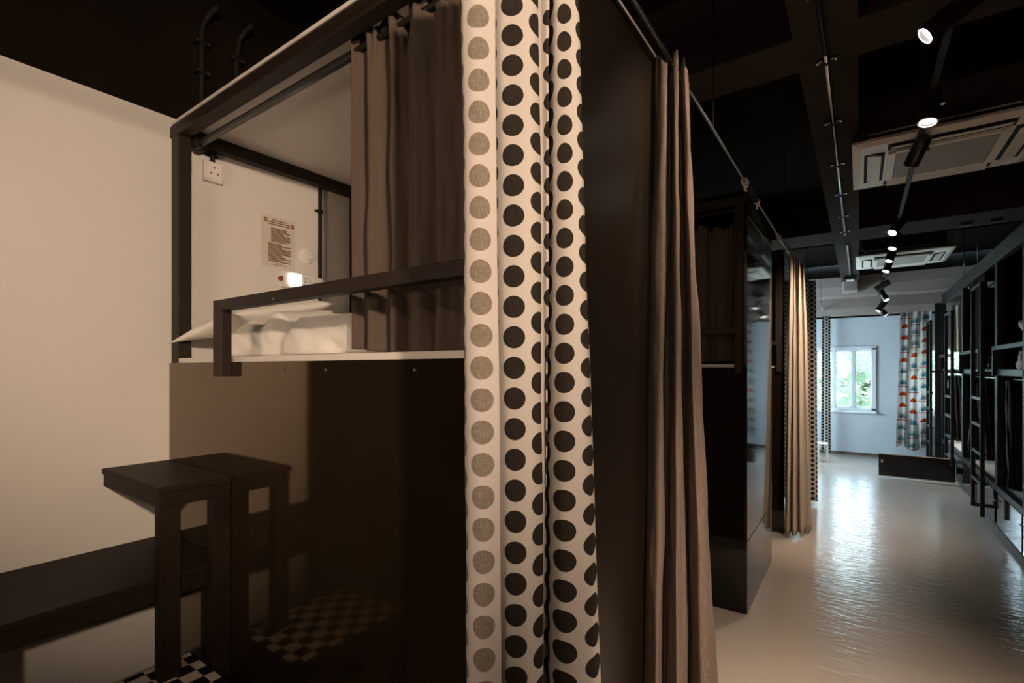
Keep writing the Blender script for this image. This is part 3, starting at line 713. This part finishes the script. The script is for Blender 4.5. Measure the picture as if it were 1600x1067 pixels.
# ------------------------------------------------------------------ wooden steps, bench, checkered stool
st = thing('step_table', 'high dark wooden step table against the white wall', 'table', (-2.28, .81, 0))
B(WX + .002, -1.985, .690, .9335, 1.112, 1.136, bev=.003).build('tabletop', M['dark_wood'], st)
mb = MB(); mb.box(WX + .004, -1.992, .696, .716, 1.062, 1.112, bev=.002); mb.box(WX + .004, -1.992, .912, .932, 1.062, 1.112, bev=.002); mb.box(-2.012, -1.990, .716, .912, 1.062, 1.112, bev=.002)
mb.build('apron', M['dark_wood'], st)
for y in (.697, .868):
    B(-2.042, -1.993, y, y + .065, 0, 1.062, bev=.003).build('leg', M['dark_wood'], st)
bn = thing('wooden_bench', 'long dark wooden bench along the white wall under the step table', 'bench', (-2.3, .6, 0))
B(WX + .002, -2.046, .245, .932, .778, .802, bev=.003).build('seat', M['dark_wood'], bn)
mb = MB(); mb.box(-2.075, -2.053, .25, .926, .715, .778, bev=.002); mb.box(WX + .004, -2.075, .25, .272, .715, .778, bev=.002); mb.box(WX + .004, -2.075, .905, .926, .715, .778, bev=.002)
mb.build('apron', M['dark_wood'], bn)
for x, y in ((-2.107, .252), (-2.107, .874)):
    B(x, x + .05, y, y + .05, 0, .715, bev=.003).build('leg', M['dark_wood'], bn)
so_ = thing('checkered_stool', 'low stool with black and white checkered top at bottom left', 'stool', (-1.92, .57, 0))
ck = B(-2.125 + .0, -1.712, .31, .841, .444, .45, bev=.001).build('checkered_top', M['checker'], so_)
B(-2.135, -1.702, .30, .851, .42, .4438, bev=.002).build('seat', M['dark_wood'], so_)
mb = MB(); mb.box(-2.12, -1.717, .312, .33, .36, .42); mb.box(-2.12, -1.717, .82, .838, .36, .42); mb.box(-2.12, -2.1, .33, .82, .36, .42); mb.box(-1.737, -1.717, .33, .82, .36, .42)
mb.build('apron', M['dark_wood'], so_)
for x in (-2.13, -1.757):
    for y in (.305, .796): B(x, x + .05, y, y + .05, 0, .42, bev=.003).build('leg', M['dark_wood'], so_)

# ------------------------------------------------------------------ right bunk beds
RX = 1.07
def right_bunk(y0, label, length=1.9):
    y1 = y0 + length; t = thing('bunk_bed', label, 'bunk bed', (RX + .5, y0, 0), 'open frame bunk beds along the right side')
    x1 = 2.19
    mb = MB(); mb.box(RX, RX + .05, y0, y1 - .003, 2.57, 2.72, bev=.004); mb.build('top_beam', M['frame_black'], t)
    B(RX + .06, x1, y0, y1 - .003, 2.60, 2.62).build('ceiling_board', M['laminate'], t)
    mb = MB(); mb.box(RX, RX + .05, y0, y1 - .003, 1.485, 1.545, bev=.003); mb.build('deck_rail', M['frame_black'], t)
    B(RX + .052, x1, y0 + .03, y1 - .003, 1.50, 1.54).build('upper_deck', M['laminate'], t)
    B(RX + .10, RX + .112, y0 + .04, y1 - .04, 1.445, 1.457).build('curtain_track', M['steel'], t)
    mb = MB(); mb.box(RX, RX + .05, y0, y1 - .003, .375, .432, bev=.003); mb.build('base_rail', M['frame_black'], t)
    B(RX + .05, x1, y0 + .03, y1 - .003, .39, .425).build('lower_deck', M['white_board'], t)
    B(RX + .05, x1, y0, y0 + .028, 0, 2.56).build('partition', M['black_paint'], t)
    for y in (y0, y1 - .055): B(RX, RX + .048, y, y + .05, .432, 2.57, bev=.003).build('post', M['frame_black'], t)
    # base cabinets with glossy doors
    B(RX + .03, x1, y0 + .03, y1 - .003, .0, .055).build('plinth', M['hollow'], t)
    n = 2; w_ = (length - .06) / n
    for k in range(n):
        a = y0 + .03 + k * w_
        if y0 > 8 and k == 0: continue
        d = B(RX - .002, RX + .016, a + .02, a + w_ - .03, .06, .372, bev=.002).build('cabinet_door', M['laminate'], t)
        h_ = MB(); h_.cyl((RX - .02, a + w_ - .01, .30), (RX - .02, a + w_ - .09, .30), .006, seg=8); h_.cyl((RX - .02, a + w_ - .07, .30), (RX - .002, a + w_ - .07, .30), .005, seg=8); h_.build('handle', M['steel'], d)
    # guard rail
    mb = MB(); mb.box(RX - .035, RX - .003, y0 + .62, y1 - .04, 1.725, 1.762, bev=.003)
    for y in (y0 + .62, y1 - .072): mb.box(RX - .035, RX - .003, y, y + .032, 1.48, 1.727, bev=.003)
    mb.build('guard_rail', M['frame_black'], t)
    B(RX + .14, RX + .16, y0 + .05, y1 - .05, 2.50, 2.515).build('curtain_track', M['steel'], t)
    return t
RB = {}
RB[0] = right_bunk(2.75, 'right hand bunk frame nearest the camera, beyond the edge of view')
RB[1] = right_bunk(4.65, 'right hand bunk frame at the edge of view with teal reflecting doors')
RB[2] = right_bunk(6.55, 'middle right hand bunk frame behind the nearest ladder')
RB[3] = right_bunk(8.45, 'farthest right hand bunk frame with its cabinet door swung open')
B(RX + .0, RX + .03, 5.56, 5.60, .432, 2.57, bev=.003).build('post', M['frame_black'], RB[1])
B(RX + .01, RX + .03, 7.12, 7.72, 1.55, 2.565).build('front_board', M['black_paint'], RB[2])
B(RX + .0, RX + .035, 7.70, 7.735, 1.546, 2.57, bev=.003).build('post', M['frame_black'], RB[2])
# ladders
def ladder(y0, y1, x, z0, z1, label, rungs):
    t = thing('ladder', label, 'ladder', (x, (y0 + y1) / 2, z0), 'bunk ladders on the right side')
    for y in (y0, y1 - .03): B(x - .016, x + .018, y, y + .03, z0, z1, bev=.002).build('side_rail', M['frame_black'], t)
    for z in rungs: B(x - .012, x + .03, y0 + .03, y1 - .03, z, z + .03, bev=.002).build('rung', M['frame_black'], t)
    B(x - .014, x + .016, y0 + .03, y1 - .03, z1 - .03, z1, bev=.002).build('top_bar', M['frame_black'], t)
    for y in (y0, y1 - .03): B(x + .018, RX - .003, y, y + .03, 1.49, 1.52).build('bracket', M['frame_black'], t)
    B(x + .018, RX - .003, y1 - .03, y1, z0, z0 + .035).build('foot_bar', M['frame_black'], t)
    return t
ladder(6.575, 7.09, .98, .10, 2.40, 'black steel ladder nearest the camera on the right bunks', [.40, .69, .97, 1.235])
ladder(8.48, 9.07, .98, .28, 2.31, 'middle black ladder on the right bunks, behind the nearest one', [.36, .62, .90, 1.16])
ladder(9.95, 10.42, .90, .10, 2.30, 'farthest black ladder beside the patterned curtain', [.36, .62, .90, 1.16])
B(RX - .08, RX, 10.36, 10.42, 0, 2.60).build('post', M['frame_black'], RB[3])
# open cabinet door on the far bunk
cd = thing('cabinet_door', 'low black cabinet door standing open across the corridor floor', 'door', (.63, 8.78, .02))
B(.222, 1.045, 8.77, 8.79, .03, .335, bev=.002).build('board', M['laminate'], cd)
mb = MB(); mb.box(.215, 1.05, 8.766, 8.794, .022, .034); mb.build('bottom_strip', M['plastic'], cd)
mb = MB(); mb.box(.225, 1.045, 8.766, 8.794, .333, .343); mb.build('top_edge', mat('worn_wood_edge', (.42, .30, .2), .5, nscale=8, namt=.3), cd)
mb = MB(); mb.cyl((.262, 8.765, .215), (.262, 8.765, .26), .008, seg=8); mb.cyl((.262, 8.765, .237), (.262, 8.772, .237), .014, seg=10); mb.build('handle', M['screw'], cd)
MB().cyl((1.052, 8.78, .05), (1.052, 8.78, .32), .008, seg=8).build('hinge', M['steel'], cd)

# dark clothes / curtains hanging in the lower right bunks
def hang_cloth(y, xa, xb, z1, z0, label, seed, m, flare=.06):
    t = thing('hanging_curtain', label, 'curtain', ((xa + xb) / 2, y, z0), 'dark curtains in the lower right bunks')
    curtain('drape', folds((xa, y), (xb - flare, y), 8, .025, seed), folds((xa, y), (xb, y), 8, .04, seed), z1, z0, m, nu=120, nz=40, wrinkle=.02, parent=t, seed=seed)
    return t
hang_cloth(6.44, 1.125, 1.26, 1.44, .43, 'black curtain gathered in the lower bunk right of the nearest ladder', 41, M['black_cloth'])
hang_cloth(8.34, 1.125, 1.33, 1.44, .43, 'dark curtain gathered in the lower bunk behind the nearest ladder', 43, M['brown_drape'])
hang_cloth(10.22, 1.125, 1.36, 1.44, .43, 'dark curtain gathered in the farthest lower bunk', 45, M['black_cloth'])
t = thing('beige_cloth', 'beige cloth hanging in the upper bunk beside the farther ladder', 'cloth', (1.2, 9.9, 1.8))
curtain('drape', folds((1.14, 9.86), (1.36, 9.86), 7, .02, 51), folds((1.15, 9.86), (1.34, 9.86), 7, .03, 51), 2.50, 1.80, M['beige_linen'], nu=100, nz=24, wrinkle=.015, parent=t, seed=3)
# bedding in the right bunks
crumple('pillow', (1.225, 5.98, 1.62), (.10, .20, .14), 12, 'rounded beige pillow on the nearest upper right bunk', M['beige_cloth'], 'pillow', .62, 'beige bedding in the right bunks')
crumple('pillow', (1.235, 8.12, 1.60), (.075, .13, .11), 15, 'rounded beige pillow on the middle upper right bunk', M['beige_cloth'], 'pillow', .62, 'beige bedding in the right bunks')
crumple('pillow', (1.30, 5.55, .52), (.16, .3, .15), 18, 'beige pillow on the lower right bunk at the edge of view', M['beige_cloth'], 'pillow', .62, 'beige bedding in the right bunks')
hb = MB(); hb.bm.free(); hb.bm = bmesh.new()
rings = []
for (z, r1, dx) in ((1.775, .010, .012), (1.81, .018, .008), (1.85, .028, 0), (1.885, .038, -.008), (1.915, .046, -.016), (1.94, .040, -.022), (1.952, .018, -.02)):
    rings.append([hb.bm.verts.new((1.165 + dx + r1 * math.cos(a) * (1 + .15 * math.sin(3 * a)), 5.86 + 2.0 * r1 * math.sin(a), z + .012 * math.sin(5 * a))) for a in [k * 2 * PI / 24 for k in range(24)]])
for a, b in zip(rings, rings[1:]):
    for k in range(24): hb.bm.faces.new((a[k], a[(k + 1) % 24], b[(k + 1) % 24], b[k]))
hb.bm.faces.new(rings[0][::-1]); hb.bm.faces.new(rings[-1])
tag(hb.build('knotted_towel', M['beige_cloth'], loc=(1.17, 5.95, 1.75), smooth=True), 'beige towel bunched over the guard rail of the nearest upper right bunk', 'towel')

# ------------------------------------------------------------------ air conditioners
def aircon(cx, cy, label):
    z = 2.95; s = .475
    t = thing('ceiling_air_conditioner', label, 'air conditioner', (cx, cy, z), 'ceiling air conditioners')
    mb = MB()
    # bevelled panel built as a frustum plate
    v = []
    for (k, zz) in ((s, z + .018), (s, z + .004), (s - .045, z - .012)):
        v.append([mb.bm.verts.new((cx + sx * k, cy + sy * k, zz)) for sx, sy in ((-1, -1), (1, -1), (1, 1), (-1, 1))])
    mb.bm.faces.new(v[0]); mb.bm.faces.new(v[2][::-1])
    for a, b in zip(v, v[1:]):
        for k in range(4): mb.bm.faces.new((a[k], b[k], b[(k + 1) % 4], a[(k + 1) % 4]))
    mb.build('panel', M['plastic_ac'], t)
    z -= .012
    g = B(cx - .24, cx + .24, cy - .24, cy + .24, z - .012, z - .001, bev=.004).build('intake_grille', M['grille'], t)
    mb = MB(); mb.box(cx - .285, cx - .245, cy - .27, cy + .27, z - .018, z, bev=.004); mb.box(cx + .245, cx + .285, cy - .27, cy + .27, z - .018, z, bev=.004)
    mb.box(cx - .245, cx + .245, cy - .285, cy - .25, z - .014, z, bev=.004); mb.box(cx - .245, cx + .245, cy + .25, cy + .285, z - .014, z, bev=.004)
    mb.build('grille_frame', M['plastic_ac'], t)
    for k in range(4):
        a = k * PI / 2; R_ = Matrix.Rotation(a, 3, 'Z')
        o = R_ @ Vector((-.355, 0, 0))
        mb = MB(); w_, l_ = .055, .29
        if k % 2: w_, l_ = .29, .055
        mb.box(cx + o.x - w_, cx + o.x + w_, cy + o.y - l_, cy + o.y + l_, z - .001, z + .004); mb.build('air_slot', M['hollow'], t)
        mb = MB(); ww, ll = (.038, .27) if not k % 2 else (.27, .038)
        rot = Matrix.Rotation(.25, 3, 'Y') if k == 0 else Matrix.Rotation(-.25, 3, 'Y') if k == 2 else Matrix.Rotation(.25, 3, 'X') if k == 1 else Matrix.Rotation(-.25, 3, 'X')
        mb.box(cx + o.x - ww, cx + o.x + ww, cy + o.y - ll, cy + o.y + ll, z - .012, z - .004, bev=.002, rot=rot); mb.build('louver', M['plastic_ac'], t)
    B(cx - .40, cx + .40, cy - .40, cy + .40, z + .035, z + .31, bev=.008).build('body', M['beam_paint'], t)
    mb = MB()
    for zz in (z + .05, z + .08): mb.box(cx - .39, cx + .30, cy - .412, cy - .402, zz, zz + .008)
    mb.build('trim_strip', M['plastic_ac'], t)
    mb = MB()
    def outline(xa, xb, za, zb2):
        y = cy - .4015; q = .003
        for (a, b, c, d) in ((xa, xb, za, za + q), (xa, xb, zb2 - q, zb2), (xa, xa + q, za, zb2), (xb - q, xb, za, zb2)): mb.box(a, b, y - .002, y, c, d)
    outline(cx - .30, cx - .14, z + .13, z + .235); outline(cx - .04, cx + .22, z + .13, z + .25)
    mb.build('access_panel', M['frame'], t)
    for sx in (-1, 1):
        for sy in (-1, 1):
            MB().cyl((cx + sx * .44, cy + sy * .44, z + .031), (cx + sx * .44, cy + sy * .44, 3.449), .005, seg=8).build('hanger_rod', M['black_metal'], t)
            MB().box(cx + sx * .425 - .03, cx + sx * .425 + .03, cy + sy * .42 - .02, cy + sy * .42 + .02, z + .10, z + .112).build('bracket', M['steel'], t)
    return t
a1 = aircon(.435, 4.245, 'nearest white cassette air conditioner hanging under the black ceiling')
a2 = dup(a1, (0, 3.79, 0), 'farther white cassette air conditioner before the end wall')

# ------------------------------------------------------------------ spotlight track
tx = .29
trk = thing('light_track', 'slim black lighting track hanging along the corridor ceiling', 'light track', (tx, 5, 2.9))
B(tx - .013, tx + .013, .2, 10.3, 2.895, 2.914).build('rail', M['black_plastic'], trk)
for y in (.9, 2.2, 3.45, 5.2, 6.3, 7.42, 8.9, 10.1):
    MB().cyl((tx, y, 2.918), (tx, y, 3.05 if (2.58 < y < 2.88 or 6.46 < y < 7.05) else 3.449), .004, seg=8).build('hanger_rod', M['steel'] if y == 5.2 else M['black_metal'], trk)
LIT = []
def spot(y, d, label, P_, lit=True, r=.037, L=.15, cap=False, drop=.07):
    d = Vector(d).normalized(); c = Vector((tx, y, 2.895 - drop))
    t = thing('track_spotlight', label, 'spotlight', (tx, y, 2.895), 'black spotlights on the lighting track')
    B(tx - .02, tx + .02, y - .05, y + .05, 2.868, 2.894, bev=.003).build('adapter', M['black_plastic'], t)
    MB().cyl((tx, y, 2.87), c, .008, seg=10).build('stem', M['black_metal'], t)
    a = c - d * (L * .45); b = c + d * (L * .55)
    body = MB().lathe(a, [(.001, 0), (r * .9, 0), (r, .006), (r, L - .004), (r * .96, L), (r * .86, L), (r * .84, L - .02), (.002, L - .02)], 28, d).build('lamp_head', M['black_metal'], t, smooth=False)
    smooth_by_angle(body)
    e = b - d * .018
    if lit:
        MB().cyl(e, e + d * .004, r * .80, seg=24).build('lens', M['lens'], t)
        rg = MB().lathe(b - d * .001, [(r * .86, 0), (r * 1.0, 0), (r * 1.0, .003), (r * .86, .003)], 24, d, closed=True); rg.build('rim', M['screw'], t)
    mb = MB(); side = d.cross(Vector((0, 0, 1))).normalized() if abs(d.z) < .95 else Vector((1, 0, 0))
    mb.cyl(c + side * (r - .002), c + side * (r + .014), .012, seg=14); mb.build('pivot', M['copper'] if cap else M['steel'], t)
    if lit:
        l_ = light('spot_light', 'SPOT', b + d * .012, b + d * 2, P_, WARM, spot_size=math.radians(70), spot_blend=.8, shadow_soft_size=.02)
    return t
LITP = {}
spot(2.42, (-.78, -.12, -.58), 'nearest track spotlight, aimed left with its lens glowing', 130, True, .038, .20, cap=True, drop=.03)
spot(1.75, (-.76, .05, -.62), 'added unseen track spotlight above the camera view, aimed at the taupe linen curtain', 42)  # extra head out of view, added to brighten the linen curtain
spot(3.24, (-.12, -.22, -1), 'second track spotlight, glowing downward before the air conditioner', 70, True, .042, .17, drop=.02)
spot(3.82, (-.30, .55, -.62), 'third track spotlight, dark against the white air conditioner', 160, True, .04, .17, drop=.03)
spot(5.75, (-.45, -.45, -.7), 'fourth track spotlight, lit lens just above the farther air conditioner', 130, True, .04, .17, drop=.03)
for k, y in enumerate((6.2, 6.9, 7.6)):
    spot(y, (-.3, -.25, -1), ('fifth track spotlight, overlapping the farther air conditioner top', 'sixth track spotlight, over the middle of the farther air conditioner', 'seventh track spotlight, at the lower edge of the farther air conditioner')[k], 45, True, .04, .16, drop=.07)
spot(9.2, (-1, .1, -.6), 'eighth track spotlight, turned left below the farther air conditioner', 70, True, .045, .2, drop=.10)
spot(9.5, (.5, -.3, -1), 'ninth track spotlight, turned right near the end of the track', 90, True, .045, .2, drop=.2)
spot(9.8, (-.6, -.2, -1), 'tenth track spotlight, lower left head near the end of the track', 90, True, .045, .18, drop=.34)
spot(10.0, (.7, -.2, -1), 'last track spotlight, lowest head at the end of the track', 50, True, .045, .18, drop=.40)

# ceiling conduit under the beam with saddle clips
cc = thing('ceiling_conduit', 'thin steel conduit clipped under the long ceiling beam', 'conduit', (-.13, 4.5, 3.03), 'steel conduits under the beam')
MB().cyl((-.13, 2.75, 3.032), (-.13, 6.6, 3.032), .0105, seg=10).build('pipe', M['steel'], cc, smooth=True)
MB().tube([(-.13, 2.75, 3.032), (-.135, 2.5, 3.034), (-.14, 1.9, 3.036), (-.14, .9, 3.036)], .0105, 10).build('black_pipe', M['black_plastic'], cc)
for y in (2.3, 2.82, 3.55, 4.3, 5.05, 5.8, 6.45):
    mb = MB(); mb.cyl((-.13, y - .008, 3.032), (-.13, y + .008, 3.032), .016, seg=12)
    mb.box(-.175, -.085, y - .008, y + .008, 3.038, 3.049, bev=.002); s_ = mb.build('saddle_clip', M['black_metal'], cc)
    [MB().cyl((x, y, 3.030), (x, y, 3.0375), .005, seg=8).build('screw', M['screw'], s_) for x in (-.168, -.092)]
c3 = thing('ceiling_conduit', 'steel conduit under the beam at the far end, ending in a small box', 'conduit', (-.12, 8.7, 3.03), 'steel conduits under the beam')
MB().cyl((-.12, 7.1, 3.032), (-.12, 9.6, 3.032), .012, seg=10).build('pipe', M['steel'], c3)
B(-.20, -.04, 9.55, 9.75, 2.985, 3.045, bev=.004).build('junction_box', M['black_plastic'], c3)
MB().box(-.17, -.07, 9.57, 9.70, 2.965, 2.985, bev=.004).build('cover', M['plastic_ac'], c3)
# wall conduits upper left with screws
for (y, lab) in ((1.06, 'black conduit climbing the dark wall above the near bunk post'), (1.22, 'second black conduit on the dark wall above the bunk')):
    k = thing('wall_conduit', lab, 'conduit', (WX, y, 2.7), 'black conduits')
    MB().tube([(WX + .03, y, 2.70), (WX + .03, y, 3.15 if y < 1.1 else 3.10), (WX + .035, y + .012, 3.20), (WX + .05, y + .03, 3.24), (WX + .09, y + .05, 3.27)], .014, 10).build('pipe', M['black_plastic'], k)
    for z in (2.95, 3.09):
        s_ = MB().box(WX + .013, WX + .047, y - .03, y + .03, z - .008, z + .008, bev=.003).build('saddle_clip', M['black_plastic'], k)
        [MB().cyl((WX + .0475, y + dy, z), (WX + .0505, y + dy, z), .0045, seg=8).build('screw', M['screw'], s_) for dy in (-.024, .024)]

# small fittings under the second cross beam, hanger rods of the right beam
for (x, lab) in ((.89, 'small dark box fitting under the far cross beam, left of a pair'), (1.11, 'small dark box fitting under the far cross beam, right of a pair')):
    k = thing('beam_fitting', lab, 'fitting', (x, 6.8, 3.02)); B(x - .045, x + .045, 6.76, 6.86, 3.015, 3.049, bev=.003).build('housing', M['black_plastic'], k); B(x - .04, x + .04, 6.752, 6.762, 3.035, 3.045).build('lamp_strip', M['steel'], k)
for (y, lab) in ((7.6, 'thin hanger rod above the ladder holding the right bunk beam'), (8.5, 'thin hanger rod farther along the right bunk beam'), (5.6, 'thin hanger rod over the right bunk beam at the edge of view')):
    k = thing('hanger_rod', lab, 'rod', (RX + .025, y, 2.72), 'rods over the right bunks')
    MB().cyl((RX + .025, y, 2.72), (RX + .025, y, 3.449), .006, seg=8).build('rod', M['steel'], k)
    MB().cyl((RX + .025, y, 2.72), (RX + .025, y, 2.735), .018, seg=10).build('foot_nut', M['steel'], k)

# small white stool at the far left
k = thing('white_stool', 'small low white stool at the foot of the far window', 'stool', (-.50, 10.3, 0))
B(-.60, -.44, 9.9, 10.12, .255, .275, bev=.003).build('seat', M['plastic'], k)
for x in (-.595, -.465):
    for y in (9.905, 10.09): B(x, x + .025, y, y + .025, 0, .255).build('leg', M['plastic'], k)

# added lamps that brighten the near bay: unseen fittings behind and above the camera
def added_spot(loc, tgt, label):
    d = (Vector(tgt) - Vector(loc)).normalized(); t = thing('added_spotlight', label, 'spotlight', loc)
    p = Vector(loc) - d * .20
    MB().lathe(p, [(.001, 0), (.06, 0), (.065, .01), (.07, .15), (.066, .15), (.055, .02), (.001, .02)], 24, d).build('lamp_head', M['black_metal'], t)
    MB().cyl(p + d * .03, p + d * .034, .05, seg=20).build('lens', M['lens'], t)
    MB().cyl(p, (p.x, p.y, 3.449), .01, seg=8).build('stem', M['black_metal'], t)
added_spot((2.05, -.95, 2.55), (-2.5, .75, 1.45), 'added unseen spotlight behind the camera washing the white wall')
added_spot((.30, -1.3, 2.9), (-.3, 1.2, 1.1), 'added unseen spotlight behind the camera lighting the polka dot curtain')
added_spot((-1.35, -1.15, 1.75), (-1.55, 1.2, 2.0), 'added unseen soft lamp behind the camera facing the near bunk')
added_spot((.40, 1.1, 2.86), (0, 1.9, 0), 'added unseen spotlight overhead lighting the near floor')
